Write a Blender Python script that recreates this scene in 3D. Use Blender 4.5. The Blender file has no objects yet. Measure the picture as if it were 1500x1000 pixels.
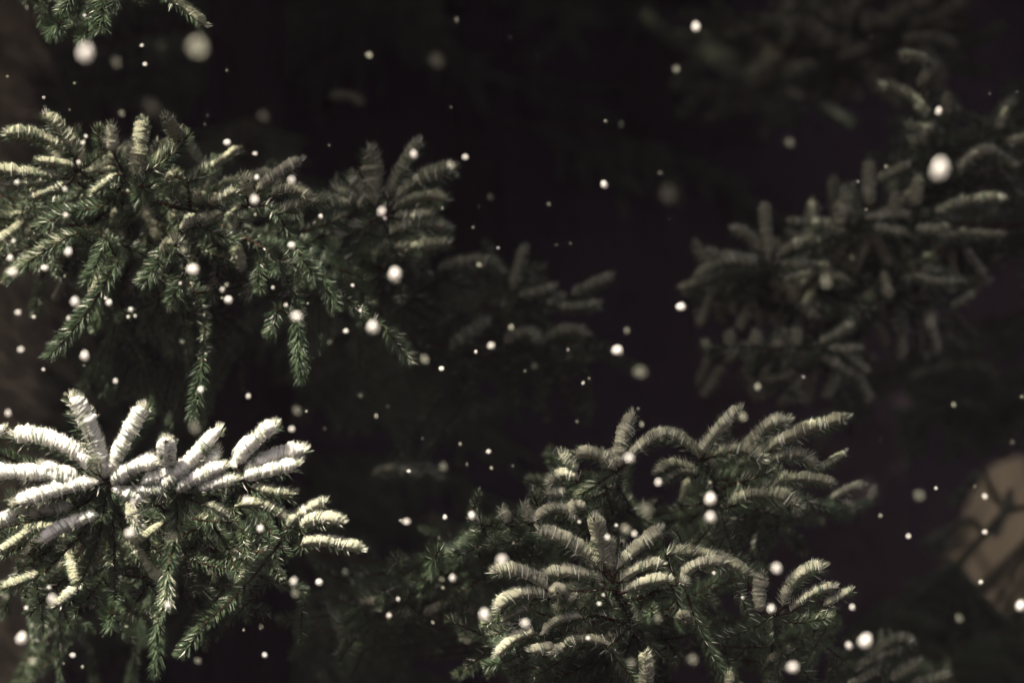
import bpy, math, random
import numpy as np
from mathutils import Vector
random.seed(7); rng = np.random.default_rng(7)
sc = bpy.context.scene
COL = sc.collection

# ------------------------------------------------------------------ camera
FOC = 2.95
cam = bpy.data.cameras.new('camera'); co = bpy.data.objects.new('camera', cam); COL.objects.link(co)
CZ = 1.6
co.location = (0, 0, CZ); co.rotation_euler = (math.radians(90), 0, 0)
cam.lens = 90; cam.sensor_width = 36; cam.clip_start = 0.05; cam.clip_end = 500
cam.dof.use_dof = True; cam.dof.focus_distance = FOC; cam.dof.aperture_fstop = 3.0
sc.camera = co
def at(px, py, D):      # a point of the 1500 x 1000 photograph at distance D
    return np.array([(px-750)/1500*0.4*D, D, CZ-(py-500)/1500*0.4*D])
def pxm(D): return 0.4*D/1500

# ------------------------------------------------------------------ light
SUN = np.array([-0.42, -0.36, 0.84]); SUN /= np.linalg.norm(SUN)
w = bpy.data.worlds.new('World'); sc.world = w; w.use_nodes = True
nt = w.node_tree; bg = nt.nodes['Background']
sky = nt.nodes.new('ShaderNodeTexSky'); sky.sky_type = 'NISHITA'; sky.sun_disc = False
sky.sun_elevation = math.asin(SUN[2]); sky.sun_rotation = math.atan2(SUN[0], SUN[1])
nt.links.new(sky.outputs[0], bg.inputs[0]); bg.inputs[1].default_value = 0.05; sky.dust_density = 8; sky.ozone_density = 0.3; sky.air_density = 0.7
sl = bpy.data.lights.new('sun', 'SUN'); sl.energy = 5.0; sl.angle = math.radians(0.5); sl.color = (1.0, 0.92, 0.79)
so = bpy.data.objects.new('sun', sl); COL.objects.link(so)
so.rotation_euler = Vector(SUN).to_track_quat('Z', 'Y').to_euler(); so.location = (-3, 0, 9)
sc.view_settings.view_transform = 'Standard'; sc.view_settings.look = 'None'
sc.view_settings.exposure = 2.2; sc.view_settings.gamma = 1
sc.cycles.use_denoising = True
sc.cycles.max_bounces = 6; sc.cycles.diffuse_bounces = 3; sc.cycles.transmission_bounces = 4

# ------------------------------------------------------------------ materials
def mat(name):
    m = bpy.data.materials.new(name); m.use_nodes = True
    return m, m.node_tree, m.node_tree.nodes['Principled BSDF']
def needle_mat(name, a, b, rough=0.5, trans=0.25, tcol=(0.1, 0.16, 0.04)):
    m, t, p = mat(name)
    at_ = t.nodes.new('ShaderNodeAttribute'); at_.attribute_name = 'tone'
    mx = t.nodes.new('ShaderNodeMix'); mx.data_type = 'RGBA'
    mx.inputs['A'].default_value = (*a, 1); mx.inputs['B'].default_value = (*b, 1)
    t.links.new(at_.outputs['Fac'], mx.inputs['Factor']); t.links.new(mx.outputs['Result'], p.inputs['Base Color'])
    p.inputs['Roughness'].default_value = rough; p.inputs['Specular IOR Level'].default_value = 0.35
    tr = t.nodes.new('ShaderNodeBsdfTranslucent'); tr.inputs[0].default_value = (*tcol, 1)
    ms = t.nodes.new('ShaderNodeMixShader'); ms.inputs[0].default_value = trans
    t.links.new(p.outputs[0], ms.inputs[1]); t.links.new(tr.outputs[0], ms.inputs[2])
    t.links.new(ms.outputs[0], t.nodes['Material Output'].inputs[0])
    return m
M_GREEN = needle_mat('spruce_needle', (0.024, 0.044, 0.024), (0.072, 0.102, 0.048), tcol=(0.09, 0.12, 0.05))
M_FROST = needle_mat('frosted_sunlit_needle', (0.285, 0.295, 0.22), (0.80, 0.78, 0.69), 0.7, 0.3, (0.72, 0.71, 0.60))  # frost and sunlit needle tops put into one pale colour
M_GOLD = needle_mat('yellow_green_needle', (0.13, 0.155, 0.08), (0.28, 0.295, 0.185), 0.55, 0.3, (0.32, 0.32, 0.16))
def snow_mat(name, c, tr_f):
    m, t, p = mat(name)
    n = t.nodes.new('ShaderNodeTexNoise'); n.inputs['Scale'].default_value = 420; n.inputs['Detail'].default_value = 3
    bp = t.nodes.new('ShaderNodeBump'); bp.inputs['Strength'].default_value = 0.6; bp.inputs['Distance'].default_value = 0.002
    cr = t.nodes.new('ShaderNodeMapRange'); cr.inputs[3].default_value = 0.82; cr.inputs[4].default_value = 1.0
    n2 = t.nodes.new('ShaderNodeTexNoise'); n2.inputs['Scale'].default_value = 90
    mu = t.nodes.new('ShaderNodeMix'); mu.data_type = 'RGBA'; mu.blend_type = 'MULTIPLY'; mu.inputs['Factor'].default_value = 1
    mu.inputs['A'].default_value = (*c, 1)
    t.links.new(n2.outputs[0], cr.inputs[0]); t.links.new(cr.outputs[0], mu.inputs['B'])
    t.links.new(n.outputs[0], bp.inputs['Height'])
    p.inputs['Roughness'].default_value = 0.8; p.inputs['Specular IOR Level'].default_value = 0.2
    t.links.new(mu.outputs['Result'], p.inputs['Base Color']); t.links.new(bp.outputs[0], p.inputs['Normal'])
    tr = t.nodes.new('ShaderNodeBsdfTranslucent'); t.links.new(mu.outputs['Result'], tr.inputs[0])
    ms = t.nodes.new('ShaderNodeMixShader'); ms.inputs[0].default_value = tr_f
    t.links.new(p.outputs[0], ms.inputs[1]); t.links.new(tr.outputs[0], ms.inputs[2])
    t.links.new(ms.outputs[0], t.nodes['Material Output'].inputs[0])
    return m
M_SNOW = snow_mat('snow_sunlit_cap', (0.92, 0.90, 0.86), 0.45)  # cap tones, sunlit white to shaded olive: snow plus light in the colour
M_DUST = snow_mat('dusted_half_lit_cap', (0.34, 0.332, 0.24), 0.18)
M_RIME = snow_mat('rimed_dim_cap', (0.235, 0.232, 0.155), 0.15)
M_FLAKE = snow_mat('snowflake', (0.93, 0.90, 0.85), 0.5)
def bark_mat(name, a, b, scale, bump=.8):
    m, t, p = mat(name)
    tc = t.nodes.new('ShaderNodeTexCoord'); mp = t.nodes.new('ShaderNodeMapping'); mp.inputs['Scale'].default_value = (1, 1, 0.25)
    n = t.nodes.new('ShaderNodeTexNoise'); n.inputs['Scale'].default_value = scale; n.inputs['Detail'].default_value = 8
    mx = t.nodes.new('ShaderNodeMix'); mx.data_type = 'RGBA'; mx.inputs['A'].default_value = (*a, 1); mx.inputs['B'].default_value = (*b, 1)
    bp = t.nodes.new('ShaderNodeBump'); bp.inputs['Strength'].default_value = bump; bp.inputs['Distance'].default_value = 1 if bump > .5 else .05
    t.links.new(tc.outputs['Object'], mp.inputs[0]); t.links.new(mp.outputs[0], n.inputs['Vector'])
    t.links.new(n.outputs[0], mx.inputs['Factor']); t.links.new(mx.outputs['Result'], p.inputs['Base Color'])
    t.links.new(n.outputs[0], bp.inputs['Height']); t.links.new(bp.outputs[0], p.inputs['Normal'])
    p.inputs['Roughness'].default_value = 0.95; p.inputs['Specular IOR Level'].default_value = 0.08
    return m
M_TWIG = bark_mat('twig_bark', (0.035, 0.02, 0.014), (0.09, 0.05, 0.034), 300)
M_BARK = bark_mat('trunk_bark', (0.13, 0.115, 0.065), (0.36, 0.315, 0.20), 22)
M_DARKBARK = bark_mat('shade_dark_bark', (0.009, 0.007, 0.007), (0.026, 0.02, 0.019), 22)  # trunks meant to vanish in shade; the darkness is put into the colour
M_SOIL = bark_mat('forest_floor', (0.018, 0.013, 0.015), (0.04, 0.03, 0.033), 3)
M_BANK = bark_mat('bare_earth', (0.0088, 0.0066, 0.0044), (0.0145, 0.0112, 0.0077), 6, .4)
MATS = [M_GREEN, M_FROST, M_GOLD, M_SNOW, M_RIME, M_TWIG, M_DUST]
GREEN, FROST, GOLD, SNOW, RIME, TWIG, DUST = range(7)

# ------------------------------------------------------------------ mesh building
class MB:
    def __init__(s): s.v = []; s.f = []; s.m = []; s.t = []; s.n = 0; s.sm = []
    def add(s, v, f, m, tone=None, smooth=False):
        v = np.asarray(v, float); f = np.asarray(f, int)
        s.v.append(v); s.f.append(f+s.n); s.n += len(v)
        s.m.append(np.full(len(f), m) if np.isscalar(m) else np.asarray(m))
        s.sm.append(np.full(len(f), smooth))
        s.t.append(np.full(len(v), 0.5) if tone is None else tone)
    def mesh(s, name, mats, origin=(0, 0, 0)):
        v = np.concatenate(s.v)-np.asarray(origin); f = np.concatenate(s.f); m = np.concatenate(s.m); t = np.concatenate(s.t); sm = np.concatenate(s.sm)
        used = sorted(set(m.tolist())); remap = np.zeros(max(used)+1, int); remap[used] = range(len(used))
        me = bpy.data.meshes.new(name)
        me.vertices.add(len(v)); me.vertices.foreach_set('co', v.astype(np.float32).ravel())
        me.loops.add(len(f)*3); me.loops.foreach_set('vertex_index', f.astype(np.int32).ravel())
        me.polygons.add(len(f)); me.polygons.foreach_set('loop_start', np.arange(0, len(f)*3, 3, dtype=np.int32))
        for u in used: me.materials.append(mats[u])
        me.polygons.foreach_set('material_index', remap[m].astype(np.int32))
        me.polygons.foreach_set('use_smooth', sm.astype(bool))
        me.update(calc_edges=True)
        a = me.attributes.new('tone', 'FLOAT', 'POINT'); a.data.foreach_set('value', t.astype(np.float32))
        me.validate()
        return me
    def obj(s, name, parent=None, mats=MATS, origin=None):
        o0 = np.asarray(parent['_o'] if origin is None and parent is not None and '_o' in parent else (origin if origin is not None else (0, 0, 0)))
        o = bpy.data.objects.new(name, s.mesh(name, mats, o0)); COL.objects.link(o)
        if parent is not None: o.parent = parent
        else: o.location = o0
        return o
def unit(a): return a/np.maximum(np.linalg.norm(a, axis=-1, keepdims=True), 1e-9)
def needles(mb, P, d, curl, L, wd, m, lod=1):
    """tapering three-sided needles, bent towards curl"""
    n = len(P)
    if n == 0: return
    d = unit(d); ref = np.where(np.abs(d[:, 2:3]) > .9, [[1., 0, 0]], [[0, 0, 1.]])
    e1 = unit(np.cross(d, ref)); e2 = np.cross(d, e1)
    L = np.broadcast_to(L, (n,))[:, None]; wd = np.broadcast_to(wd, (n,))[:, None]
    ang = rng.uniform(0, 6.28, (n, 1))
    mid = P+d*L*.55+curl*L*.10; tip = P+d*L+curl*L*.38
    tone = rng.random(n)
    if lod:
        V = np.empty((n, 7, 3))
        for k in range(3):
            o = (np.cos(ang+k*2.094)*e1+np.sin(ang+k*2.094)*e2)*wd*.5
            V[:, k] = P+o*.8; V[:, 3+k] = mid+o
        V[:, 6] = tip
        F = np.array([[0, 1, 4], [0, 4, 3], [1, 2, 5], [1, 5, 4], [2, 0, 3], [2, 3, 5], [3, 4, 6], [4, 5, 6], [5, 3, 6]]); k = 7
    else:
        o = (np.cos(ang)*e1+np.sin(ang)*e2)*wd*.5
        V = np.empty((n, 5, 3)); V[:, 0] = P-o; V[:, 1] = P+o; V[:, 2] = mid-o; V[:, 3] = mid+o; V[:, 4] = tip
        F = np.array([[0, 1, 3], [0, 3, 2], [2, 3, 4]]); k = 5
    FF = (F[None]+np.arange(n)[:, None, None]*k).reshape(-1, 3)
    mm = np.repeat(np.broadcast_to(m, (n,)), len(F))
    mb.add(V.reshape(-1, 3), FF, mm, np.repeat(tone, k))
def tube(mb, pts, rad, m, seg=6, squash=None, smooth=True, close=True):
    pts = np.asarray(pts, float); n = len(pts); rad = np.broadcast_to(rad, (n,) if np.ndim(rad) < 2 else np.shape(rad))
    t = unit(np.gradient(pts, axis=0)); up = np.array([0, 0, 1.])
    u = up-t*(t@up)[:, None]; bad = np.linalg.norm(u, axis=1) < .25
    if bad.any(): u[bad] = np.array([0, -1., 0])-t[bad]*(t[bad]@np.array([0, -1., 0]))[:, None]
    u = unit(u); v = np.cross(t, u)
    a = np.arange(seg)*2*math.pi/seg
    R = rad[:, None] if np.ndim(rad) == 1 else rad
    V = pts[:, None]+(np.cos(a)[None, :, None]*u[:, None]+np.sin(a)[None, :, None]*v[:, None])*(R*np.ones((n, seg)))[..., None]
    i = np.arange(n-1)[:, None]*seg; j = np.arange(seg)[None]; jn = (j+1) % seg
    q = np.stack([i+j, i+jn, i+seg+jn, i+seg+j], -1).reshape(-1, 4)
    F = np.concatenate([q[:, [0, 1, 2]], q[:, [0, 2, 3]]])
    V = V.reshape(-1, 3)
    if close:
        V = np.concatenate([V, pts[-1:]]); c = len(V)-1
        F = np.concatenate([F, np.stack([(n-1)*seg+j[0], (n-1)*seg+jn[0], np.full(seg, c)], -1)])
    mb.add(V, F, m, None, smooth)
def bez(a, c, b, s): s = np.asarray(s)[:, None]; return (1-s)**2*a+2*s*(1-s)*c+s*s*b
def dbez(a, c, b, s): s = np.asarray(s)[:, None]; return 2*(1-s)*(c-a)+2*s*(b-c)

def shoot(mb, a, b, mid=None, r=.014, frost=.5, dens=1., lod=1, open_=0.):
    """one spruce shoot: bark twig, bud, needle brush swept up and forward, snow and painted-in sunlight along its upper side"""
    a = np.asarray(a); b = np.asarray(b)
    c = 2*mid-.5*(a+b) if mid is not None else (a+b)*.5+np.array([0, 0, -.06])*np.linalg.norm(b-a)+rng.normal(0, .03, 3)*np.linalg.norm(b-a)
    ln = np.linalg.norm(b-a)
    s = np.linspace(0, 1, 14); path = bez(a, c, b, s)
    tube(mb, path, np.linspace(.0019, .0011, 14)*(r/.013), TWIG, 5)
    n = int((ln*1000*(4.1+3.4*frost)+50)*dens)
    ss = rng.uniform(.0, 1, n)**.9
    P = bez(a, c, b, ss); t = unit(dbez(a, c, b, ss)); up = np.array([0, 0, 1.])
    u = up-t*(t@up)[:, None]; nu = np.linalg.norm(u, axis=1, keepdims=True)
    out = np.array([0, -.8, .6]); u2 = out-t*(t@out)[:, None]
    u = unit(u*np.minimum(1, nu*1.5)+unit(u2)*np.maximum(0, .6-nu)); v = np.cross(t, u)
    topbias = rng.random(n) < (.55+.25*frost-.35*open_)
    phi = np.where(topbias, rng.normal(0, .85, n), rng.uniform(-math.pi, math.pi, n))
    rad = np.cos(phi)[:, None]*u+np.sin(phi)[:, None]*v
    th = np.radians(rng.normal(58, 8, n)-26*np.clip((ss-.8)/.2, 0, 1))+open_*.1
    d = rad*np.sin(th)[:, None]+t*np.cos(th)[:, None]
    L = r/np.sin(np.radians(58))*rng.uniform(.74, 1.0-.02*(frost > .5), n)*(1-.2*np.clip((ss-.85)/.15, 0, 1))
    below = np.cos(phi) < -.1
    curl = np.where(below[:, None], t*.4+np.array([0, 0, -.25]), t*.55+u*.35)+rng.normal(0, .16, (n, 3))
    isf = rng.random(n) < np.where(below, .10, .9)*np.clip(frost*(1.15 if frost > .8 else .9), 0, .9)
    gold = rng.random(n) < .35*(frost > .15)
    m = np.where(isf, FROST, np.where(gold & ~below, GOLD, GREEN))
    wd = rng.uniform(.00072, .00108, n)*(r/.014)**.6*(1+.5*(1-lod))
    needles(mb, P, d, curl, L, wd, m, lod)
    # rosette at the tip, closing over the bud
    k = int((40 if frost > .2 else 24)*min(1, dens+.2)); e = path[-1]; te = unit(dbez(a, c, b, [1.]))[0]
    q = unit(rng.normal(0, 1, (k, 3))); q = unit(q-te*(q@te)[:, None]); aa = (rng.uniform(.35, 1.35, k) if frost > .2 else rng.uniform(.15, 1.0, k))[:, None]
    d = te*np.cos(aa)+q*np.sin(aa)
    cu = -q*.5+te*.1; isf = rng.random(k) < frost*.95
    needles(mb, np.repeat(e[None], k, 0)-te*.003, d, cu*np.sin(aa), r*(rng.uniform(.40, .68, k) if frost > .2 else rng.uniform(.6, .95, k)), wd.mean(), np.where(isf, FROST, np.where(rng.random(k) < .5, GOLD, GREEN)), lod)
    tube(mb, e+te[None]*np.linspace(-.001, r*.35, 5)[:, None], np.array([.6, 1, .9, .6, .15])*r*.16, TWIG, 6)
    # snow / rime on the upper side, its sunlit glow painted in, needles across
    if frost > .22 and lod:
        N = max(20, int(ln*1000/1.3)); s = np.linspace(.05, 1.0, N)
        pp = bez(a, c, b, s); tt = unit(dbez(a, c, b, s)); uu = up-tt*(tt@up)[:, None]; un = np.linalg.norm(uu, axis=1, keepdims=True)
        uu = unit(uu*np.minimum(1, un*1.5)+unit(out-tt*(tt@out)[:, None])*np.maximum(0, .6-un))
        pp = pp+tt*(r*.25*np.clip((s-.8)/.2, 0, 1))[:, None]
        xe = np.clip((s-(1-.75*r/ln))/(.75*r/ln), 0, 1)
        env = np.minimum(1, .35+(s-.05)/.2)*np.sqrt(np.clip(1-.93*xe**2.6, .01, 1))
        seg = 16; ang = np.arange(seg)*2*math.pi/seg
        kn = np.arange(0, N+5, 5); slow = 1+.10*np.interp(np.arange(N), kn, rng.normal(0, 1, len(kn)))
        rib = 1+.055*rng.normal(0, 1, (N, 1))+.045*rng.normal(0, 1, (N, seg))
        shape = np.where(np.cos(ang) > -.25, 1, .5)
        R0 = r*(.55+.25*min(frost, 1))*(.86+.24*s)*env*slow
        cen = pp+uu*r*.14
        tube(mb, cen, R0[:, None]*rib*shape[None], SNOW if frost > .78 else DUST if frost > .5 else RIME, seg)
        vv = np.cross(tt, uu); k = int(ln*1000/(3.2 if frost < .8 else 2.6)*2); si = np.clip(rng.integers(1, N-2, k), 0, N-1)
        sg = rng.choice([-1., 1.], k); f0 = rng.uniform(1.5, 2.3, k); f1 = rng.uniform(-.1, .7, k); adv = rng.uniform(.0, .55, k)*r; W_ = rng.uniform(.8, 1.25, k)*(.00095 if frost < .8 else .0007)*(r/.014)
        V = np.empty((k, 5, 2, 3))
        for j in range(5):
            q = j/4; ph = (f0+(f1-f0)*q)*sg
            o = cen[si]+(np.cos(ph)[:, None]*uu[si]+np.sin(ph)[:, None]*vv[si])*(R0[si]*(1.07+.10*q))[:, None]+tt[si]*(adv*q)[:, None]
            hw = (W_*.5*(1-.85*q**3))[:, None]
            V[:, j, 0] = o-tt[si]*hw; V[:, j, 1] = o+tt[si]*hw
        F = np.array([[2*j+x for x in y] for j in range(4) for y in ((0, 1, 3), (0, 3, 2))])
        FF = (F[None]+np.arange(k)[:, None, None]*10).reshape(-1, 3)
        mr = np.repeat(np.where(rng.random(k) < .72*(1.15-.6*frost) + .1, GREEN, FROST), 8)
        mb.add(V.reshape(-1, 3), FF, mr, np.repeat(rng.random(k)*.7, 10))

def thing(name, label, cat, loc, group=None):
    o = bpy.data.objects.new(name, None); COL.objects.link(o); o.location = loc
    o.empty_display_size = .1
    o['label'] = label; o['category'] = cat; o['_o'] = [float(x) for x in loc]
    if group: o['group'] = group
    return o

# ------------------------------------------------------------------ the setting
def hill(x, y):
    y = np.asarray(y, float)
    return np.where(y > 7, (1-np.exp(-(y-7)/4))*9+.0*y, 0)+.05*np.sin(x*1.7)*np.sin(y*1.3)
xs = np.concatenate([np.linspace(-40, -14, 8), np.linspace(-12, 12, 49), np.linspace(14, 40, 8)])
ys = np.concatenate([np.linspace(-40, -6, 10), np.linspace(-4, 24, 57), np.linspace(26, 40, 6)])
X, Y = np.meshgrid(xs, ys); Z = hill(X, Y)
V = np.stack([X, Y, Z], -1).reshape(-1, 3); nx, ny = len(xs), len(ys)
i = (np.arange(ny-1)[:, None]*nx+np.arange(nx-1)[None]).ravel()
F = np.concatenate([np.stack([i, i+1, i+nx+1], -1), np.stack([i, i+nx+1, i+nx], -1)])
g = MB(); g.add(V, F, 0, None, True); go = g.obj('ground', mats=[M_SOIL]); go['kind'] = 'structure'
# bank of bare earth that shows between the boughs, lower right
g = MB(); c = at(1535, 828, 6.6); th = np.linspace(0, 2*math.pi, 48, endpoint=False); rr = np.linspace(0, 1, 14)
V = []
for q in rr:
    wob = 1+.06*np.sin(3*th+1)+.05*np.sin(7*th)
    V.append(np.stack([c[0]+np.cos(th)*q*wob*.40, c[1]+.25+np.sin(th)*q*wob*.5, np.full(48, 0.05)+(c[2]+.20)*(1-q**2.6)+.02*np.sin(9*th+q*9)], -1))
V = np.concatenate(V); j = np.arange(48); F = []
for k in range(13):
    F += [np.stack([k*48+j, (k+1)*48+j, (k+1)*48+(j+1) % 48], -1), np.stack([k*48+j, (k+1)*48+(j+1) % 48, k*48+(j+1) % 48], -1)]
g.add(V, np.concatenate(F), 0, None, True); bo = g.obj('earth_bank', mats=[M_BANK]); bo['kind'] = 'structure'

# thin purple volume added only to lift the blacks
mh = bpy.data.materials.new('black_lift_volume'); mh.use_nodes = True; t = mh.node_tree; t.nodes.remove(t.nodes['Principled BSDF'])
pv = t.nodes.new('ShaderNodeVolumePrincipled'); pv.inputs['Color'].default_value = (0.90, 0.70, 0.98, 1); pv.inputs['Density'].default_value = 0.0009
t.links.new(pv.outputs[0], t.nodes['Material Output'].inputs['Volume'])
g = MB(); V = np.array([[x, y, z] for x in (-41, 41) for y in (-41, 41) for z in (-1.2, 18)]); 
F = [[0, 1, 3], [0, 3, 2], [4, 6, 7], [4, 7, 5], [0, 4, 5], [0, 5, 1], [2, 3, 7], [2, 7, 6], [0, 2, 6], [0, 6, 4], [1, 5, 7], [1, 7, 3]]
g.add(V, F, 0); ho = g.obj('black_lift_haze', mats=[mh]); ho['kind'] = 'stuff'
# ------------------------------------------------------------------ trees
def trunk(tree, base, h, r, lean=(0, 0), m=None):
    s = np.linspace(0, 1, 40); p = np.stack([base[0]+lean[0]*s, base[1]+lean[1]*s, base[2]+h*s], -1)
    mb = MB(); rr = (r*(1-.75*s)*(1+.5*np.exp(-s*h*3)))[:, None]*(1+.05*rng.normal(0, 1, (40, 14)))
    tube(mb, p, rr, 0, 14); return mb.obj('trunk', tree, mats=[m or M_DARKBARK])
def ground_at(px, D):
    p = at(px, 500, D); return np.array([p[0], D, float(hill(p[0], D))-.05])
T1 = thing('spruce_tree', 'spruce at the left edge whose snow-dusted boughs, the lowest sunlit white, reach in', 'tree', ground_at(-58, 5.5))
T2 = thing('spruce_tree', 'shaded spruce behind the middle with a fan-shaped green bough tip and dim lower boughs', 'tree', ground_at(360, 5.9))
T3 = thing('young_spruce', 'young spruce in the lower right foreground with pale frosted curving shoots', 'tree', ground_at(1000, 3.75))
T4 = thing('spruce_tree', 'soft blurred brown-green spruce reaching in from the right edge', 'tree', ground_at(1650, 4.9))
T5 = thing('spruce_tree', 'very dark bluish spruce whose blurred boughs hang in the top right corner', 'tree', ground_at(1010, 8.2))
trunk(T1, ground_at(-58, 5.5), 7.5, .17, m=M_BARK); trunk(T2, ground_at(360, 5.9), 7.5, .12)
trunk(T3, ground_at(1000, 3.75), 1.45, .028, (-.04, -.1)); trunk(T4, ground_at(1650, 4.9), 8, .13); trunk(T5, ground_at(1010, 8.2), 8, .14)

# beard lichen on the trunk at the left edge
M_LICHEN = needle_mat('beard_lichen', (0.20, 0.172, 0.11), (0.40, 0.35, 0.24), .9, .2, (.2, .18, .11))
n = 9000; z = rng.uniform(.8, 2.6, n); a_ = rng.uniform(0, 6.28, n); b0 = ground_at(-58, 5.5)
rd = np.stack([np.cos(a_), np.sin(a_), 0*a_], -1); rt = .17*(1-.75*z/7.5)
mb = MB(); needles(mb, b0+rd*rt[:, None]*.98+np.stack([0*z, 0*z, z], -1), rd+rng.normal(0, .5, (n, 3)), np.array([[0, 0, -1.]])*np.ones((n, 3)), rng.gamma(2, .022, n), .004, 0, 0)
o = mb.obj('lichen', T1, mats=[M_LICHEN]); o['kind'] = 'stuff'

def parse(txt, D, fro, js=.25):
    out = []
    for l in txt.strip().splitlines():
        l = l.split('#')[0].strip()
        if not l: continue
        fl = {}; nums = []
        for w_ in l.split():
            if '=' in w_: k, v_ = w_.split('='); fl[k] = float(v_)
            else: nums.append(float(w_))
        if len(nums) == 5: bx, by, tx, ty, r = nums; md = None
        elif len(nums) == 7: bx, by, mx, my, tx, ty, r = nums; md = (mx, my)
        else:                                   # tuft seen end on: x y r
            tx, ty, r = nums; bx, by, md = tx+random.uniform(-10, 10), ty+10, None; fl['z'] = -.075
        Dm = D+fl.get('D', 0); ln = math.hypot(bx-tx, by-ty)*pxm(Dm)
        z = fl.get('z', random.uniform(-1, .5)*js*max(ln, .04))
        a = at(bx, by, Dm); b = at(tx, ty, Dm+z); m = None
        if md: m = at(*md, Dm+z*.5)
        out.append((a, b, m, r*pxm(Dm), fl.get('f', fro)*random.uniform(.9, 1.1), fl.get('o', 0.), fl.get('d', 1.)))
    return out
def bough(tree, label, D, frost, shoots, stems, fills=(), js=.25, lod=1, rs=1.22):
    """stems: polylines (px, py, dD, radius px); every shoot is joined to the nearest stem by a twig"""
    mb = MB(); pts = []
    for st in stems:
        P = np.array([at(x, y, D+dd) for x, y, dd, r in st]); R = np.array([r*.75*pxm(D) for x, y, dd, r in st])
        k = np.linspace(0, len(P)-1, 10*len(P)); idx = np.arange(len(P))
        Q = np.stack([np.interp(k, idx, P[:, q]) for q in range(3)], -1)
        for _ in range(6): Q[1:-1] = (Q[:-2]+2*Q[1:-1]+Q[2:])/4
        rr = np.interp(k, idx, R)[:, None]*(1+.08*rng.normal(0, 1, (len(k), 8)))
        tube(mb, Q, rr, TWIG, 8); pts.append(Q)
        ln = np.linalg.norm(np.diff(Q, axis=0), axis=1).sum(); n = int(ln*2600); f_ = rng.uniform(0, len(Q)-1.4, n); i_ = f_.astype(int)
        Pn = Q[i_]+(Q[i_+1]-Q[i_])*(f_-i_)[:, None]; tn = unit(Q[i_+1]-Q[i_]); q = unit(rng.normal(0, 1, (n, 3)))
        needles(mb, Pn, q*.8+tn*.6, tn*.4+q*0, rng.uniform(.008, .015, n), .0011, np.where(rng.random(n) < .12*(frost > .3), FROST, GREEN), lod)
    pts = np.concatenate(pts)
    def join(a, far=.35):
        dd = np.linalg.norm(pts-a, axis=1); q = pts[dd.argmin()]
        if .004 < dd.min() < far:
            mid = (a+q)/2+np.array([0, .3, -.10])*dd.min()
            tube(mb, bez(q, mid, a, np.linspace(0, 1, 8)), np.linspace(.0020, .0015, 8), TWIG, 5)
            if dd.min() > .02: shoot(fm, q, a, mid*.5+(a+q)*.25, .012, .05, .7, lod, .4)
    fm = MB()
    S = [(a, b, m, r*rs, f, op, dn) for a, b, m, r, f, op, dn in parse(shoots, D, frost, js)]
    for s in S: join(s[0])
    for (cx, cy, rx, ry, n, d0, d1, ang, sp, lm, r, f) in fills:
        for _ in range(n):
            q = random.uniform(0, 6.28); rad = math.sqrt(random.random())
            bx, by = cx+rx*rad*math.cos(q), cy+ry*rad*math.sin(q); dd = random.uniform(d0, d1)+.06
            a_ = math.radians(random.gauss(ang, sp)); l_ = random.uniform(*lm)
            a = at(bx, by, D+dd); b = at(bx+l_*math.cos(a_), by+l_*math.sin(a_), D+dd+random.uniform(-.05, .02))
            join(a)
            shoot(fm, a, b, None, r*1.15*pxm(D)*random.uniform(.8, 1.1), f*random.uniform(.3, 1.4), .55, lod, .7)
    bo = mb.obj('bough', tree); bo['label'] = label; bo['_o'] = tree['_o']
    for (a, b, m, r, f, op, dn) in S:
        s = MB(); shoot(s, a, b, m, r, f, dn, lod, op); s.obj('shoot', bo)
    if fm.n: o = fm.obj('needle_sprays', bo); o['kind'] = 'stuff'
    return bo

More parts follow.
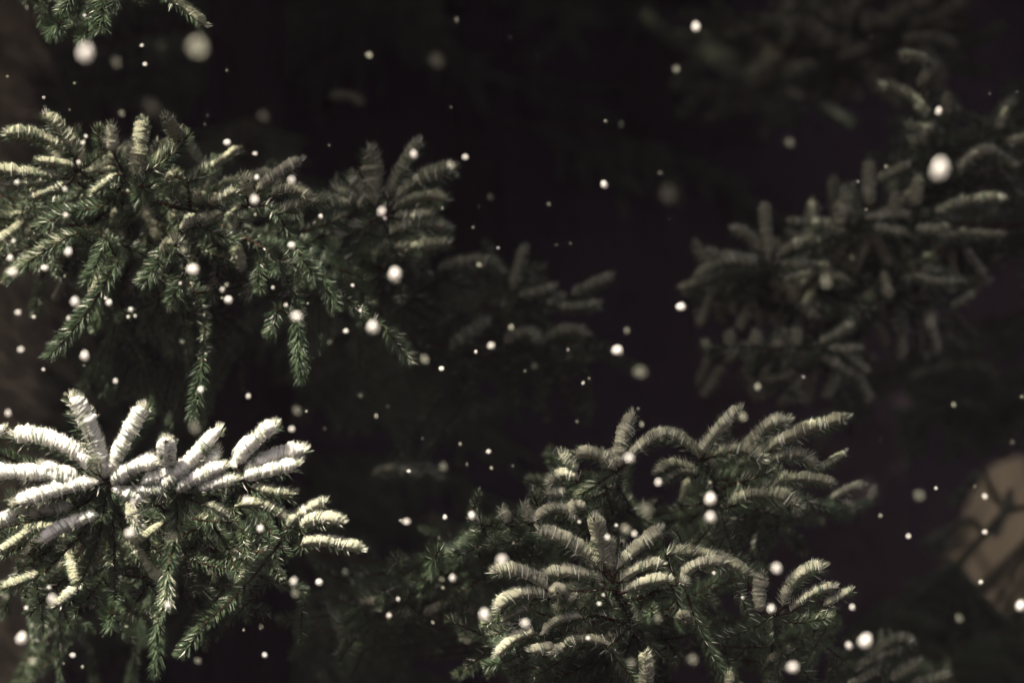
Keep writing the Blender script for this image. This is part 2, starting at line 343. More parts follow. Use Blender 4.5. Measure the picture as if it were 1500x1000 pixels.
# fills: cx cy rx ry n d0 d1 angle spread (len px) r frost        angle 90 = hanging down
bough(T1, 'brightly sunlit lower bough, white with snow', 2.84, .95, '''
152 703 130 640 104 589 17
150 700 85 655 26 644 17
160 702 188 650 213 603 16
152 708 85 722 30 738 15
122 716 60 700 -14 698 15
116 704 62 688 14
165 714 192 692 228 682 14
244 690 243 648 13 z=-.03 f=.95
232 712 264 697 322 634 15
258 724 290 704 328 688 14
308 690 317 662 13 f=.95
175 712 200 690 226 672 12
140 700 112 672 92 662 12 z=.03
270 716 285 690 292 668 12 z=.03
345 690 352 668 366 650 11 z=.03
205 712 230 704 262 690 13
290 722 318 712 345 706 12
349 684 372 655 403 628 15
357 694 395 677 443 664 15
352 704 392 694 432 685 14
366 714 426 726 13 f=.3
421 773 440 757 474 738 12 f=.6
440 776 465 764 497 766 13 f=.75
440 800 475 796 526 806 12 f=.7
339 746 387 742 421 768 13 f=.35
300 738 328 756 11 f=.6
150 756 105 770 66 792 12 f=.8
-22 778 22 757 13 f=.8
-30 655 5 632 12 f=.8
160 716 205 735 14 f=.8
250 716 200 722 13 f=.9
190 728 200 772 12 f=.6
60 760 20 742 12 f=.6
110 745 60 752 12 f=.7
62 840 8 862 11 f=.4
115 860 86 886 11 f=.5
164 898 18 f=.05
245 838 245 886 14 f=.2
232 908 227 985 14 f=.0
294 918 268 956 13 f=.05
''', [[(-180, 640, 1.4, 14), (60, 790, .5, 9), (170, 745, .1, 6), (153, 706, .0, 4)],
      [(90, 800, .4, 7), (260, 800, .25, 5), (335, 735, .05, 4), (352, 690, .0, 3)],
      [(260, 800, .25, 5), (400, 810, .12, 4), (424, 775, .02, 3), (445, 790, .02, 3)], [(170, 745, .1, 4), (232, 716, .02, 3), (262, 722, .02, 3)],
      [(60, 790, .5, 7), (130, 880, .3, 5), (230, 905, .15, 3)]],
     [(130, 775, 130, 30, 34, .04, .28, 100, 55, (50, 90), 14, .30), (120, 820, 140, 40, 24, .12, .4, 95, 40, (50, 100), 14, .08),
      (300, 780, 110, 40, 26, .05, .3, 80, 50, (45, 85), 13, .14), (330, 850, 130, 40, 12, .2, .45, 95, 40, (60, 100), 13, .03),
      (150, 920, 170, 60, 9, .35, .7, 95, 35, (60, 110), 13, .0)], .35, rs=1.28)
bough(T1, 'dappled green-grey upper bough with frosted tips', 3.10, .47, '''
114 234 96 205 68 172 14
108 230 62 206 14 199 14
112 246 57 238 11
165 222 162 186 13
150 222 142 188 12 f=.2
200 258 205 215 212 182 14 f=.45
262 208 243 176 13 f=.5 z=-.04
213 252 246 232 272 204 18 f=.2
100 262 -8 252 14
103 268 48 293 13
74 266 14 272 13
207 274 20 f=.1
257 260 15 f=.25
275 268 303 252 13 f=.2
290 303 287 283 10 f=.48
305 302 346 284 13 f=.5
361 290 355 260 13 f=.48
375 284 404 260 439 239 12 f=.6
396 290 425 280 452 291 12 f=.45
405 316 440 302 476 297 14 f=.35
262 336 308 319 12 f=.5
152 302 105 312 60 330 13 f=.12
115 342 70 365 12 410 14 f=.2 o=.6
172 385 125 460 74 520 15 f=.05 o=.8
155 350 130 412 14 f=.02 o=.8
240 360 212 412 15 f=.08 o=.8
257 360 18 f=.5
270 395 253 440 14 f=.05 o=.8
292 330 345 352 13 f=.1 o=.6
410 380 17 f=.1
380 385 380 422 13 f=.05 o=.8
437 368 460 405 13 f=.05 o=.8
473 403 491 448 13 f=.0 o=.8
406 452 396 488 13 f=.05 o=.9
433 468 438 510 440 553 15 f=.0 o=1
297 528 290 570 284 612 14 f=.0 o=1
563 480 580 500 601 527 14 f=.15 o=.7
175 255 140 285 12 f=.3
330 312 300 330 12 f=.4
355 300 335 322 11 f=.3
''', [[(-170, 330, 1.1, 12), (40, 300, .35, 8), (150, 275, .05, 5), (205, 262, .0, 3.5)], [(150, 275, .05, 5), (290, 312, .03, 4), (390, 300, .0, 3), (410, 316, 0, 2.5)],
      [(150, 275, .05, 4), (112, 246, 0, 3)], [(40, 300, .35, 5), (160, 345, .08, 4), (175, 385, .02, 3)], [(290, 312, .03, 4), (260, 360, .0, 3), (275, 400, .0, 2.5)],
      [(290, 312, .1, 4), (400, 370, .05, 3), (440, 450, .03, 2.5), (436, 472, 0, 2)], [(400, 370, .05, 3), (480, 420, .05, 2.5), (563, 480, 0, 2)], [(260, 380, .15, 4), (300, 460, .1, 3), (298, 530, 0, 2.2)]],
     [(200, 290, 170, 40, 80, .02, .28, 60, 90, (50, 90), 14, .28), (130, 330, 130, 50, 50, .03, .35, 110, 45, (55, 95), 14, .2),
      (320, 340, 130, 40, 44, .03, .3, 85, 40, (50, 85), 14, .16), (260, 400, 120, 50, 36, .08, .4, 95, 35, (60, 100), 14, .0),
      (430, 380, 90, 60, 24, .1, .4, 75, 35, (50, 90), 13, .0), (260, 500, 110, 60, 26, .2, .5, 95, 25, (70, 110), 13, .0), (60, 300, 70, 40, 22, .06, .3, 160, 50, (50, 80), 14, .15)])
bough(T1, 'shoots hanging from a bough above the frame', 3.0, .12, '''
232 -12 262 8 296 37 12 f=.3
87 34 18 f=.0 o=.8
152 -14 150 42 15 f=.0 o=1
127 46 14 f=.0
110 -20 92 20 13 o=.8
180 -30 165 12 13 o=.8
''', [[(-170, -140, 1.2, 10), (60, -70, .1, 5), (235, -30, 0, 3)], [(60, -70, .1, 4), (90, 10, .05, 2.5)], [(140, -60, .1, 4), (152, -10, 0, 2.5)]],
     [(110, -40, 90, 20, 14, .05, .3, 90, 30, (40, 70), 13, 0.)])
bough(T2, 'shaded green fan of shoots, lit on its upper tips', 3.35, .34, '''
548 302 546 260 538 226 18
570 292 592 250 615 212 14 f=.5
577 298 620 267 660 252 17
577 309 615 293 647 294 15
575 320 630 318 14
570 347 610 332 648 338 17
570 364 655 358 14
540 302 513 260 14
535 307 492 282 17
520 300 480 300 16
563 345 572 370 13 f=.1
545 325 500 350 16 f=.15
535 340 505 385 15 f=.1
590 335 620 352 14 f=.2
''', [[(370, 430, 2.5, 9), (570, 370, .3, 6), (561, 312, .0, 4)], [(570, 370, .2, 4), (566, 350, 0, 3)]],
     [(555, 340, 60, 45, 34, .05, .3, 60, 80, (50, 80), 15, .1), (530, 420, 70, 50, 26, .1, .4, 90, 40, (50, 90), 14, .0)])
bough(T2, 'dim middle bough sinking into the dark', 3.75, .3, '''
640 402 690 386 727 394 14
640 412 662 410 686 431 14 f=.15
605 432 652 463 14 f=.15
752 427 770 366 12
757 437 811 423 11
838 434 895 408 12
810 452 875 448 11
660 517 685 495 715 476 14
740 509 765 492 786 501 14
800 502 828 487 856 491 12
800 450 823 436 10
565 457 16 f=.1
620 507 14 f=.1
655 634 690 618 728 598 15 f=.1 D=.8
545 700 575 690 610 698 12 f=.25
600 695 620 690 640 700 12 f=.2
480 145 505 142 525 150 9 D=.8
''', [[(400, 560, 2.1, 8), (620, 470, .2, 5), (640, 405, 0, 3)], [(620, 470, .2, 5), (740, 450, .1, 4), (840, 440, 0, 3)], [(620, 500, .2, 4), (740, 520, .05, 3), (800, 505, 0, 2.5)]],
     [(680, 440, 110, 50, 34, .05, .4, 40, 60, (50, 90), 14, .1), (780, 520, 110, 40, 22, .1, .4, 30, 50, (50, 80), 13, .05), (620, 560, 120, 60, 20, .3, .8, 70, 40, (60, 100), 13, .0)])
bough(T3, 'frosted left top cluster of pale curving shoots', 3.06, .55, '''
906 686 912 650 928 611 14 f=.65
900 692 878 672 848 667 14
916 682 945 652 976 638 13
846 692 821 669 13
848 707 828 698 811 708 14
835 723 805 725 12
880 705 850 722 13 f=.2
835 753 812 748 790 759 12
860 750 842 742 838 752 11 f=.7
775 768 767 739 12
742 768 734 746 11
690 748 703 723 9 f=.15
790 745 780 722 12 f=.2
720 770 690 762 12 f=.2
760 790 720 800 12 f=.15
700 800 665 815 11 f=.1
''', [[(960, 780, .5, 6), (905, 720, .1, 4.5), (902, 690, 0, 3.5)], [(905, 720, .1, 4), (850, 730, .05, 3), (780, 765, .03, 2.5), (700, 780, .05, 2)], [(905, 720, .1, 4), (850, 700, 0, 2.5)]],
     [(870, 730, 60, 35, 34, .05, .3, 140, 70, (40, 70), 13, .15), (760, 790, 90, 35, 40, .08, .35, 140, 60, (40, 70), 12, .05), (700, 820, 80, 40, 26, .1, .4, 120, 50, (40, 70), 12, .03)], .35)
bough(T3, 'long pale upper right shoots of the young spruce', 3.12, .5, '''
1025 674 1000 648 976 640 13
1027 672 1050 640 1085 603 14 f=.6
1107 662 1122 630 1152 619 14
1118 667 1170 638 1237 616 14
1035 672 1080 662 1112 674 15 f=.4
1020 697 990 683 968 692 13 f=.35
1020 700 1000 692 978 705 12 f=.3
1130 712 1170 703 1218 710 12 f=.45
1120 682 1160 668 1188 682 15 f=.4
1195 690 1238 665 9
1065 744 1115 727 1165 742 17 f=.3
1120 722 1150 700 11 f=.35
1215 737 1240 720 1264 713 9 D=.25
1245 755 1240 741 10 D=.3
1275 735 1282 716 8 D=.35
1085 705 1130 690 13 f=.2
''', [[(990, 800, .6, 6), (1050, 720, .1, 4.5), (1030, 676, 0, 3.5)], [(1050, 720, .1, 4.5), (1110, 690, .05, 3.5), (1118, 668, 0, 3)], [(1050, 730, .1, 4), (1130, 716, 0, 3), (1215, 745, .2, 2.5)]],
     [(1070, 705, 80, 30, 30, .05, .3, 10, 90, (45, 75), 14, .2), (1050, 760, 110, 30, 30, .1, .4, 60, 60, (45, 75), 14, .05)], .35)
bough(T3, 'sharp foreground bough of ribbed frosted shoots', 2.92, .68, '''
882 838 845 805 794 781 15
884 832 878 795 871 762 14 z=-.03
903 836 933 808 968 781 14
885 851 840 842 803 844 14
803 866 765 843 730 839 14
806 877 765 873 734 889 14
817 868 13
908 853 940 834 966 829 13
912 869 945 856 976 851 12
998 850 1025 829 1056 826 13
975 813 1030 815 1092 841 14 f=.4
868 838 858 800 11 f=.3
893 835 895 790 10 f=.25
855 906 825 908 800 926 10 f=.5
785 929 760 935 733 958 12
816 948 780 955 11
830 945 812 957 11
890 946 855 938 830 948 11 f=.4
1001 906 13 f=.35
955 891 12 f=.05
946 1014 943 958 13 z=-.02 f=.6
780 885 735 912 11 f=.25
770 905 722 930 10 f=.2
760 960 712 975 10 f=.05
740 890 712 915 10 f=.2
850 870 820 892 12 f=.3
1068 1010 1068 985 10 f=.3
''', [[(960, 1000, .8, 7), (925, 915, .1, 5.5), (897, 850, .0, 4.5)], [(925, 915, .1, 4), (870, 900, .03, 3.5), (800, 922, .02, 2.5), (740, 950, .03, 2)], [(897, 862, .0, 3.5), (808, 868, .0, 2.5)],
      [(910, 885, .05, 4), (1000, 852, .0, 3)], [(925, 915, .1, 4), (890, 950, 0, 3)]],
     [(870, 880, 80, 30, 30, .04, .22, 150, 70, (40, 70), 13, .2), (800, 930, 80, 40, 40, .05, .3, 150, 50, (40, 75), 12, .08), (950, 890, 70, 40, 26, .06, .3, 50, 60, (40, 70), 12, .1), (860, 980, 110, 30, 26, .1, .4, 110, 40, (40, 75), 12, .0), (1020, 830, 70, 30, 20, .08, .3, 20, 50, (40, 75), 13, .12)], .3)
bough(T3, 'lower right forked bough tip with three pale ribbed shoots', 2.98, .6, '''
1115 897 1112 870 1117 844 12
1148 890 1170 850 1203 834 14
1158 897 1190 873 1218 863 12
1205 890 1247 867 10
1160 912 1215 905 12 f=.15
1120 980 1138 962 1158 954 10 f=.3 D=.15
1100 920 1060 935 12 f=.1
''', [[(1120, 1040, .8, 5), (1135, 930, .1, 4), (1135, 900, 0, 3)], [(1135, 915, .05, 3), (1200, 895, 0, 2)]],
     [(1150, 930, 70, 30, 24, .05, .3, 60, 70, (40, 70), 13, .06), (1060, 930, 60, 40, 14, .1, .4, 120, 40, (40, 70), 12, .03)])
bough(T3, 'brownish half-lit shoots at the bottom right edge', 3.5, .36, '''
1275 964 1310 940 1332 941 11
1250 988 1285 965 1315 956 13
1305 998 1345 976 15
1330 1008 1385 992 13
1240 1010 1285 985 12
''', [[(1150, 1060, .5, 5), (1240, 1000, .05, 3.5), (1310, 1000, 0, 2.5)]], [(1280, 1000, 70, 25, 20, .05, .3, -10, 40, (40, 70), 12, .1)])
bough(T3, 'dim tangled lower left shoots of the young spruce', 3.35, .12, '''
563 864 14 o=.8
584 818 15 o=.8
620 902 650 888 11 f=.4
560 906 595 903 11 f=.2
580 882 535 884 11 f=.3
497 968 520 935 13 o=1
530 890 500 920 12
640 880 675 870 11 f=.15
600 870 640 862 12
660 905 690 895 11
640 812 18 D=-.3 f=.1
610 840 640 825 12
''', [[(900, 980, .5, 6), (700, 900, .1, 4), (590, 880, .02, 3), (510, 930, 0, 2)], [(700, 900, .1, 4), (620, 830, .02, 2.5)]],
     [(600, 870, 90, 50, 34, .05, .4, 160, 60, (40, 75), 12, .05), (520, 930, 90, 50, 16, .1, .4, 130, 40, (50, 80), 13, .0)])
bough(T4, 'blurred upper bough with upright shoots', 3.72, .42, '''
1127 379 1122 340 1119 303 11
1113 372 1095 350 1077 340 12
1067 387 1040 371 11
1140 379 1165 362 1190 353 12
1110 392 1070 385 1026 406 13
1140 387 1190 389 11
1273 302 1272 241 12
1280 267 1330 244 11
1240 317 1238 278 12
1230 332 1228 296 12
1240 342 1198 331 13
1310 312 1309 286 10
1265 322 1328 316 9 f=.6
1365 317 1415 300 1466 294 12
1340 302 1346 262 11
1405 252 1430 228 1456 223 11 f=.5
1456 223 1483 243 10
1400 339 1470 346 9
1275 335 1320 343 11
1337 337 1385 338 11
1335 405 1395 416 10
1200 505 1247 478 10
1167 507 1165 481 10
1210 512 1257 513 10
1040 515 1030 505 10
1068 505 1068 488 11
1107 505 1107 489 11
1138 510 1138 496 11
1147 415 1180 404 10
1205 402 1203 386 10
1345 130 1360 100 1320 82 13
1355 177 1330 145 1296 129 13
1385 167 1388 139 10
1355 195 1330 186 11
1360 210 1335 206 11
1463 192 1484 151 11
1470 210 1512 203 11
1340 215 1365 190 12
1408 345 1380 348 9
1420 420 1370 400 11 f=.2
''', [[(1640, 330, .7, 12), (1420, 330, .1, 7), (1280, 330, .03, 5), (1130, 382, .0, 4)], [(1640, 180, .7, 9), (1450, 260, .15, 5), (1365, 215, .05, 4), (1352, 120, 0, 3)],
      [(1420, 330, .1, 6), (1300, 430, .1, 4), (1200, 510, 0, 3), (1060, 510, 0, 2.5)]],
     [(1290, 360, 120, 50, 130, .03, .4, 45, 80, (40, 75), 12, .36), (1110, 410, 80, 30, 60, .04, .4, 120, 70, (40, 60), 12, .32), (1400, 260, 100, 90, 120, .1, .5, 0, 90, (40, 70), 12, .12), (1290, 425, 130, 50, 36, .08, .5, 40, 60, (40, 75), 12, .3), (1150, 520, 110, 30, 50, .06, .5, 60, 60, (40, 60), 12, .26)])
bough(T4, 'dark drooping bough under the right edge', 4.6, .15, '''
1330 560 1395 540 1450 545 12
1370 500 1430 512 12
1390 585 1440 600 11
1350 470 1385 480 14 D=-.5
1440 690 1400 735 11
1420 760 1370 790 11
1450 890 1400 925 12
1480 720 1460 780 10
1350 795 1400 800 10
1330 860 1390 880 12
''', [[(1640, 560, .5, 8), (1450, 600, .05, 5), (1340, 580, 0, 3)], [(1640, 760, .5, 8), (1480, 740, 0, 4), (1400, 830, 0, 3)]],
     [(1400, 580, 110, 50, 30, .05, .4, 40, 60, (50, 80), 12, .03), (1320, 925, 100, 45, 44, -.2, .3, 20, 40, (50, 80), 13, .0), (1450, 965, 90, 35, 50, -.2, .2, 10, 35, (60, 90), 14, .0)])
bough(T5, 'faint blurred boughs at the top right', 4.9, .3, '''
1250 42 1200 25 1158 14 14
1250 30 1231 19 12
1215 75 1190 50 1165 42 20
1240 75 1233 56 12
1270 45 1268 21 12
1225 87 1273 72 11
1305 44 1330 15 1362 7 14
1355 37 1410 5 12
1320 64 1360 58 1390 66 11
1148 132 1170 144 10
1200 95 1160 110 13
''', [[(1020, 180, 3.2, 9), (1250, 90, .1, 5), (1255, 45, 0, 3.5)], [(1250, 90, .1, 5), (1330, 60, 0, 3)]],
     [(1230, 60, 120, 60, 80, .05, .5, 20, 100, (40, 70), 14, .32), (1130, 80, 120, 70, 30, .2, .7, 120, 60, (50, 80), 14, .05), (1340, 60, 80, 50, 24, .1, .5, 0, 60, (40, 70), 13, .08)])

# ------------------------------------------------------------------ dark trees farther back: trunk, drooping boughs
def drooping(seed):
    mb = MB(); L = 1.0; s = np.linspace(0, 1, 16)
    p = np.stack([s*L, 0*s, .12*np.sin(s*2.2)-.28*s*s], -1); tube(mb, p, np.linspace(.012, .003, 16), TWIG, 6)
    for k in range(26):
        q = .15+.85*k/26; b = np.array([q*L, 0, .12*math.sin(q*2.2)-.28*q*q]); sd = 1 if k % 2 else -1
        l = (.34*(1-q)+.10)*random.uniform(.8, 1.1); e = b+np.array([l*.55, sd*l*.75, -l*random.uniform(.1, .5)])
        shoot(mb, b, e, None, .017, .06, .5, 0, .5)
        for j in (.4, .7):
            f0 = b+(e-b)*j; shoot(mb, f0, f0+np.array([random.uniform(-.02, .06), sd*.03, -random.uniform(.05, .12)]), None, .016, .0, .5, 0, .8)
    shoot(mb, p[-2], p[-1]+np.array([.09, 0, -.03]), None, .017, .1, .6, 0, .3)
    return mb.mesh('bough', MATS)
DRO = [drooping(k) for k in range(3)]
for t_, k0, n_ in ((T2, .4, 34), (T4, .3, 30), (T5, .4, 34)):
    for k in range(n_):
        if t_ is T4 and .9 < k0+k*.1 < 1.7: continue
        o = bpy.data.objects.new('bough', random.choice(DRO)); COL.objects.link(o); o.parent = t_
        o.location = (0, 0, k0+k*.1); o.rotation_euler = (0, random.uniform(0, .25), random.uniform(0, 6.28)); q = random.uniform(.5, .72); o.scale = (q, q, q)
far = [(180, 7.2, 'dark spruce far behind the upper left bough'), (470, 8.2, 'barely visible spruce left of the middle, deep in the dark'), (690, 7.9, 'dark spruce deep in the gap above the middle boughs'),
       (900, 9.0, 'faint dark spruce deep between middle and right boughs'), (1400, 9.8, 'dark spruce hidden behind the right-hand blurred boughs')]
for px, D, lab in far:
    b = ground_at(px, D); t = thing('spruce_tree', lab, 'tree', b, 'dark spruces in the background')
    trunk(t, b, 9, .09)
    for k in range(30):
        z = .5+k*.13; a = random.uniform(0, 6.28)
        o = bpy.data.objects.new('bough', random.choice(DRO)); COL.objects.link(o); o.parent = t
        o.location = (0, 0, z); o.rotation_euler = (0, random.uniform(-.1, .2), a)
        q = random.uniform(.8, 1.15)*(1.25-.2*z/4); o.scale = (q, q, q)

# ------------------------------------------------------------------ unseen crowns added above the frame to keep the sun off the boughs below
def sprays(mb, P, size, n=14):
    """loose sprays of needled twigs, each centred on one point of P"""
    N = len(P); P2 = np.repeat(P, n, 0); sz = np.repeat(np.broadcast_to(size, (N,)), n)
    d = unit(rng.normal(0, 1, (N*n, 3))*np.array([1, 1, .45])); P2 = P2+d*(sz*rng.uniform(0, .35, N*n))[:, None]
    needles(mb, P2, d, rng.normal(0, .2, (N*n, 3)), sz*rng.uniform(.5, .9, N*n), sz*.075, GREEN, 0)
def tau(x, y):
    """how thick the added shading foliage overhead is, along the sun, over the point x, y at camera height"""
    left = np.clip((-.1-x)/.15, 0, 1)                # towards the left tree the edge lies farther back
    edge = 2.62+.30*left
    t = np.clip((y-edge)/.08, 0, 1)*(1.2-1.03*left)
    t = t+left*2.2*np.exp(-((y-2.965)/.05)**2)      # extra sprays added to shade the needles below the sunlit left bough
    t = t+np.clip((y-3.15-.1*left)/.35, 0, 1)*1.3+np.clip((y-3.5)/.5, 0, 1)*1.5
    t = t+np.clip((x-.30)/.3, 0, 1)*np.clip((y-2.6)/.3, 0, 1)*.4
    t = t-1.65*np.clip((x-.3)/.2, 0, 1)*np.clip((y-3.4)/.2, 0, 1)*np.clip((5.5-y)/.2, 0, 1)
    t = t-4.4*np.clip((-.66-x)/.1, 0, 1)*np.clip((x+1.12)/.16, 0, 1)*np.clip((y-4.9)/.2, 0, 1)*np.clip((6.1-y)/.2, 0, 1)
    t = t-4.2*np.clip((x-.6)/.2, 0, 1)*np.clip((y-5.5)/.3, 0, 1)*np.clip((7.8-y)/.4, 0, 1)*np.clip((3-x)/.3, 0, 1)
    return np.clip(t, 0, 4.2)
def canopy(x0, x1, y0, y1, size, a_eff, zlo, zhi):
    n = int((x1-x0)*(y1-y0)*4.2/a_eff); x = rng.uniform(x0, x1, n); y = rng.uniform(y0, y1, n)
    k = rng.random(n) < tau(x, y)/4.2; x, y = x[k], y[k]; h = rng.uniform(zlo, zhi, len(x))
    return np.stack([x, y, np.full(len(x), CZ)], -1)+SUN[None]*h[:, None]
near = canopy(-1.6, 1.9, 2.5, 4.6, .09, .0021, 1.1, 2.4)
for tr, sel in ((T1, near[:, 0] < -.35), (T4, near[:, 0] >= -.35)):
    mb = MB(); sprays(mb, near[sel], rng.uniform(.06, .12, sel.sum())); o = mb.obj('shade_crown', tr)
rng = np.random.default_rng(11); random.seed(11)
farc = canopy(-5, 5, 4.4, 13, .5, .055, 3.0, 5.5)
bank = np.array([at(x, y, 6.5) for x in (1400, 1460, 1520) for y in (720, 790, 860)])       # a gap cut in the added sprays lets the sun down on the bank
dv = farc[:, None]-bank[None]; dv = dv-(dv@SUN)[..., None]*SUN
farc = farc[np.linalg.norm(dv, axis=-1).min(1) > .46]
for tr, sel in ((T2, farc[:, 0] < -1.2), (T5, farc[:, 0] >= -1.2)):
    mb = MB(); sprays(mb, farc[sel], rng.uniform(.35, .7, sel.sum()), 16); o = mb.obj('shade_crown', tr)

# ------------------------------------------------------------------ falling snow: x y R brightness
FL = '''125 78 21 .85,290 68 25 .5,170 90 14 .2,208 67 4 .7,213 94 5 .9,39 11 5 .35,124 23 4 .8,332 103 2.5 .8,11 112 2 .8,109 122 2 .8,64 143 3.5 .8,102 161 2 .6,178 166 8 .35,222 157 20 .12,208 169 3 .5,126 200 4.5 .9,122 209 5 .85,153 205 6 .4,333 209 7 .95,374 225 5 .9,376 260 6 .95,482 213 3 .9,300 182 2.5 .3,386 170 14 .12,304 169 3 .2,115 238 5 .9,25 267 6 .9,95 277 6 .9,187 279 3 .9,97 315 6 .9,373 293 10 .9,374 314 3 .9,470 317 5 .95,461 326 2 .9,468 21 3 .5,427 264 9 .7
20 353 5 .7,15 378 7 .95,19 399 10 .9,66 392 7 .95,100 369 9 .95,95 404 3 .5,110 442 10 .98,27 458 7 .7,50 464 4 .7,100 466 5 .8,160 443 7 .95,155 437 4 .9,192 453 5 .9,188 464 4 .8,198 463 4 .8,31 512 8 .8,124 521 10 .95,123 535 3 .3,64 541 4 .7,169 558 6 .85,96 577 4 .6,12 605 8 .75,283 395 11 .98,269 366 7 .5,264 415 4 .8,332 417 5 .5,326 424 6 .7,335 439 8 .95,325 436 2 .9,346 377 3 .5,400 421 4 .8,419 447 5 .8,435 464 12 .9,428 359 7 .95,442 345 3 .8,451 444 2 .9,398 472 2 .9,299 461 2 .8,267 500 5 .3,294 571 7 .95,364 580 6 .7,435 601 11 .35,449 602 2.5 .9,428 628 7 .7,475 628 5 .15,483 501 6 .25,285 625 14 .3,260 644 2 .9
191 780 11 .85,381 774 8 .95,362 732 9 .85,195 735 7 .8,252 786 12 .2,468 852 7 .95,430 851 9 .7,433 868 10 .3,77 877 11 .85,72 860 5 .8,39 890 5 .85,8 873 8 .35,32 934 12 .98,68 917 5 .4,48 968 9 .5,107 959 6 .9,93 971 2.5 .6,121 976 3 .7,246 886 8 .85,185 917 3 .5,290 967 8 .3,382 918 6 .55,357 922 2 .8,388 959 6 .9
596 764 8 .75,587 762 3 .8,691 755 8 .95,652 757 5 .95,649 683 10 .4,599 690 4 .9,720 685 3 .8,684 680 2.5 .6,751 682 2 .6,663 846 8 .9,647 848 6 .4,649 860 3 .9,583 877 5 .8,570 901 6 .8,634 911 3 .9,684 938 8 .25,529 793 4 .4,505 837 8 .2,643 787 3 .3,710 900 13 .98,736 820 12 .75,770 912 10 .65,752 795 2 .8
579 401 14 .95,546 479 14 .98,507 485 6 .9,517 418 4 .9,528 455 4 .9,541 443 2 .9,622 526 10 .55,647 540 5 .95,720 506 8 .75,697 515 4 .9,749 479 7 .45,832 512 4 .8,769 543 2 .7,716 661 5 .9,674 650 3 .8,619 642 2 .5,551 609 5 .5,568 595 5 .15,528 579 6 .2,854 561 4 .75,863 554 2 .7,825 571 2 .6,905 513 11 .98,938 544 15 .3,918 484 8 .3,783 536 8 .15,845 617 4 .3,702 388 6 .6,730 363 4 .7,815 359 3.5 .6,836 356 3 .5
606 226 9 .9,660 242 9 .5,682 230 7 .65,559 310 10 .8,564 320 4 .98,532 302 1.5 .9,648 305 2 .9,693 333 2 .7,702 302 2 .6,586 372 2 .7
669 29 6 .5,541 81 8 .6,640 88 18 .12,747 55 2.5 .5,661 157 2.5 .5,787 82 2 .5,785 106 2 .4,887 177 3 .7,877 200 2.5 .4,910 182 8 .12,885 270 8 .95,804 299 5 .35,718 288 8 .12,1019 40 11 .9,991 101 9 .4,1037 68 2 .6,1157 209 12 .25,967 253 6 .25,978 284 22 .1,1177 160 2.5 .6,1104 197 3 .4,1097 202 2 .5,980 321 2.5 .5,1008 324 2 .4,1088 257 2 .4,854 25 3 .25
1203 306 4 .4,1257 266 4 .8,1298 244 5 .6,1377 247 20 .75,1375 163 8 .8,1490 135 4 .5,1450 137 3 .3,1276 55 2.5 .5,1392 90 2 .5,1210 412 15 .35,1269 307 4 .5,998 449 9 .95,1177 552 4 .7,1110 566 8 .45,1397 592 6 .6,1497 581 4 .5,1483 647 6 .2,1290 644 2 .3,1363 471 16 .15
940 621 6 .45,922 671 11 .8,896 661 8 .35,964 706 9 .85,1041 730 12 .95,1041 757 12 .9,946 746 15 .3,917 774 11 .55,929 782 7 .7,903 769 4 .8,890 787 7 .85,849 764 4 .7,1040 706 4 .6,1088 610 10 .5,935 598 2.5 .8,1042 632 2.5 .5,1290 755 5 .5,1347 725 13 .3
1137 832 12 .85,1130 891 9 .85,1088 875 4 .7,1046 839 4 .8,1003 847 10 .5,1248 889 7 .7,1268 938 15 .98,1244 945 9 .9,1162 977 13 .75,1015 965 12 .35,963 905 10 .35,925 970 10 .4,884 871 4 .8,878 884 5 .8,862 934 5 .85,1371 715 4 .7,1428 712 3 .6,1443 727 7 .8,1443 779 6 .7,1437 852 5 .8,1494 887 11 .98,1331 785 6 .7,1405 905 10 .3'''
flakes = [tuple(map(float, q.split())) for l in FL.splitlines() for q in l.split(',')]
ALPHA = [1, .5, .25, .12, .05]
def flake_mesh(k, m):
    import bmesh
    bm = bmesh.new(); bmesh.ops.create_icosphere(bm, subdivisions=3, radius=1)
    ph = [Vector(np.random.default_rng(k*9+j).normal(0, 1, 3)).normalized() for j in range(7)]
    for v in bm.verts:
        d = v.co.normalized(); h = sum(max(0, d.dot(p))**4 for p in ph)
        v.co = d*(.80+.28*h+.06*math.sin(9*d.x+k)*math.sin(8*d.y))
    me = bpy.data.meshes.new('snowflake'); bm.to_mesh(me); bm.free()
    for p in me.polygons: p.use_smooth = True
    me.materials.append(m); return me
def dimmed(a):
    m = M_FLAKE.copy(); m.name = 'dimmed_snowflake'; t = m.node_tree; o = t.nodes['Material Output']; src = o.inputs[0].links[0].from_socket
    tp = t.nodes.new('ShaderNodeBsdfTransparent'); ms = t.nodes.new('ShaderNodeMixShader'); ms.inputs[0].default_value = a*.65
    t.links.new(tp.outputs[0], ms.inputs[1]); t.links.new(src, ms.inputs[2]); t.links.new(ms.outputs[0], o.inputs[0]); 
    t.nodes['Mix'].inputs['A'].default_value = (0.88, 0.87, 0.70, 1); return m
FM = [[flake_mesh(k, m) for k in range(5)] for m in [M_FLAKE]+[dimmed(a*.8) for a in ALPHA[1:]]]
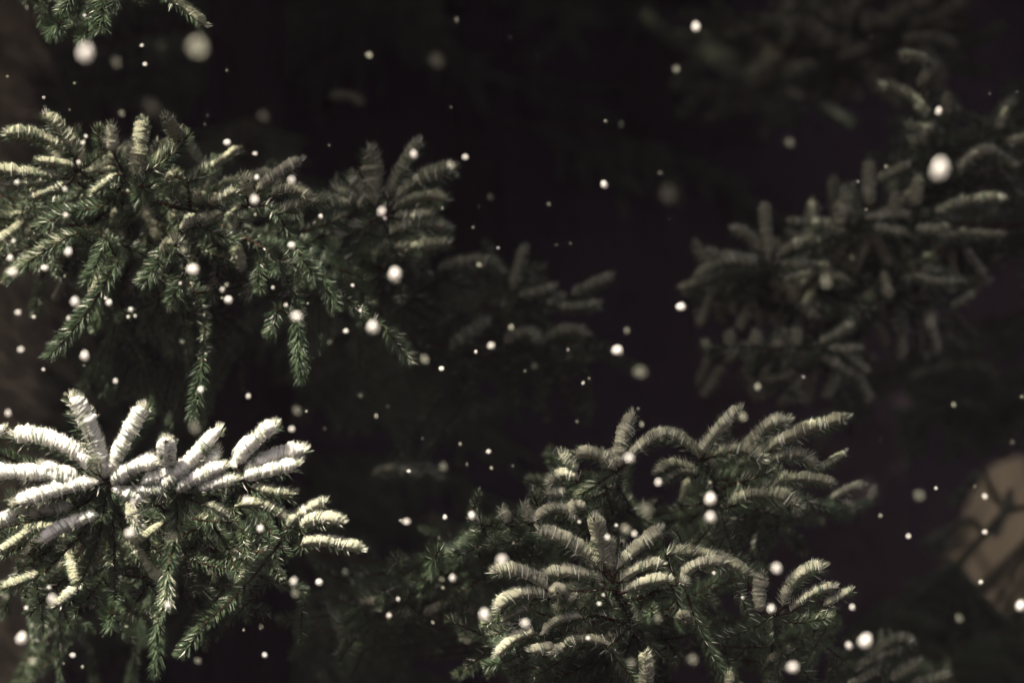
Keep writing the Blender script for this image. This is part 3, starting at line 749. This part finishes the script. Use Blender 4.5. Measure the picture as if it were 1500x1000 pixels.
LM = {'the left edge trunk': (20, 110), 'the top left hanging shoots': (190, 30), 'the upper left bough': (200, 250), 'the upper left bough\'s snowy tips': (400, 275),
      'the drooping left shoot': (75, 500), 'the two long hanging green shoots': (390, 510), 'the bough with the tufts below it': (300, 390), 'the white lower bough': (160, 690), 'the white bough\'s right tips': (420, 660),
      'the white bough\'s lowest tip': (510, 800), 'the dark shoots at the bottom left': (180, 920), 'the shaded fan of shoots': (580, 290), 'the hanging tip left of centre': (590, 510),
      'the dim middle bough': (750, 470), 'the lone dim shoot in the middle': (690, 620), 'the dim tangle of the young spruce': (600, 870), 'the young spruce\'s left edge': (730, 760),
      'the young spruce\'s left top cluster': (920, 660), 'the young spruce\'s long upper shoots': (1110, 650), 'the sharp foreground bough': (880, 840), 'the foreground bough\'s lower shoots': (790, 935), 'the forked bough tip': (1170, 870),
      'the brownish bottom shoots': (1310, 970), 'the brown earth bank': (1450, 780), 'the right tree\'s upright shoots': (1150, 360), 'the right tree\'s upper shoots': (1370, 200), 'the right tree\'s lower dim shoots': (1200, 500),
      'the top right dark tree': (1260, 50), 'the black gap at the top': (720, 90), 'the black gap at the upper middle': (900, 230), 'the black gap over the young spruce': (960, 540)}
infos = []
for k, (x, y, R, b) in enumerate(flakes):
    big = 'tiny' if R < 3.2 else 'small' if R < 6.5 else 'round' if R < 11 else 'large'
    br = 'faint' if b < .35 else 'dim' if b < .62 else 'pale' if b < .82 else 'bright white'
    nm = min(LM, key=lambda q: math.hypot(LM[q][0]-x, LM[q][1]-y)); lx, ly = LM[nm]
    dx, dy = x-lx, y-ly
    rel = 'over' if max(abs(dx), abs(dy)) < 25 else ('left of' if dx < 0 else 'right of') if abs(dx) > abs(dy) else ('above' if dy < 0 else 'below')
    if 'black gap' in nm: rel = 'in'
    infos.append((f'{big} {br} snowflake {rel} {nm}', x, y))
groups = {}
for k, q in enumerate(infos): groups.setdefault(q[0], []).append(k)
W = {2: ['upper of two', 'lower of two'], 3: ['top of three', 'middle of three', 'lowest of three'], 4: ['top of four', 'second of four down', 'third of four down', 'lowest of four']}
labels = [None]*len(flakes)
ORD = ['topmost', 'second', 'third', 'fourth', 'fifth', 'sixth', 'seventh', 'eighth', 'ninth', 'tenth']
for l, ids in groups.items():
    ids.sort(key=lambda k: infos[k][2])
    for r_, k in enumerate(ids): labels[k] = l if len(ids) == 1 else f'{l}, {W[len(ids)][r_]}' if len(ids) in W else f'{l}, {ORD[r_]} from top'
for k, (x, y, R, b) in enumerate(flakes):
    Lw = 1.4 if b >= .95 else 1.3*b**1.65                          # how bright its disc is; airy flakes are made see-through to lower it
    fr_ = max(math.sqrt(min(Lw, 1.4)/5.1), .42 if R > 3.2 else .6)
    rf = R*fr_; rb = max(R-rf, .3)
    alpha = min(1, Lw/(5.1*fr_*fr_)); ai = min(range(5), key=lambda i: abs(math.log(ALPHA[i]/alpha)))
    D = FOC/(1+rb/19.0); D = min(D, 2.72 if x < 560 else 2.66)
    o = bpy.data.objects.new('snowflake', FM[ai][k % 5]); COL.objects.link(o)
    o.location = at(x, y, D); q = rf*pxm(D); o.scale = (q*random.uniform(.93, 1.07), q, q*random.uniform(.93, 1.1))
    if (x, y) in ((1377, 247), (1375, 163)): o.scale[2] *= 1.5
    o.rotation_euler = [random.uniform(0, .5) for _ in range(3)]
    o['label'] = labels[k]; o['category'] = 'snowflake'; o['group'] = 'falling snowflakes'
for o in COL.objects:
    if '_o' in o: del o['_o']
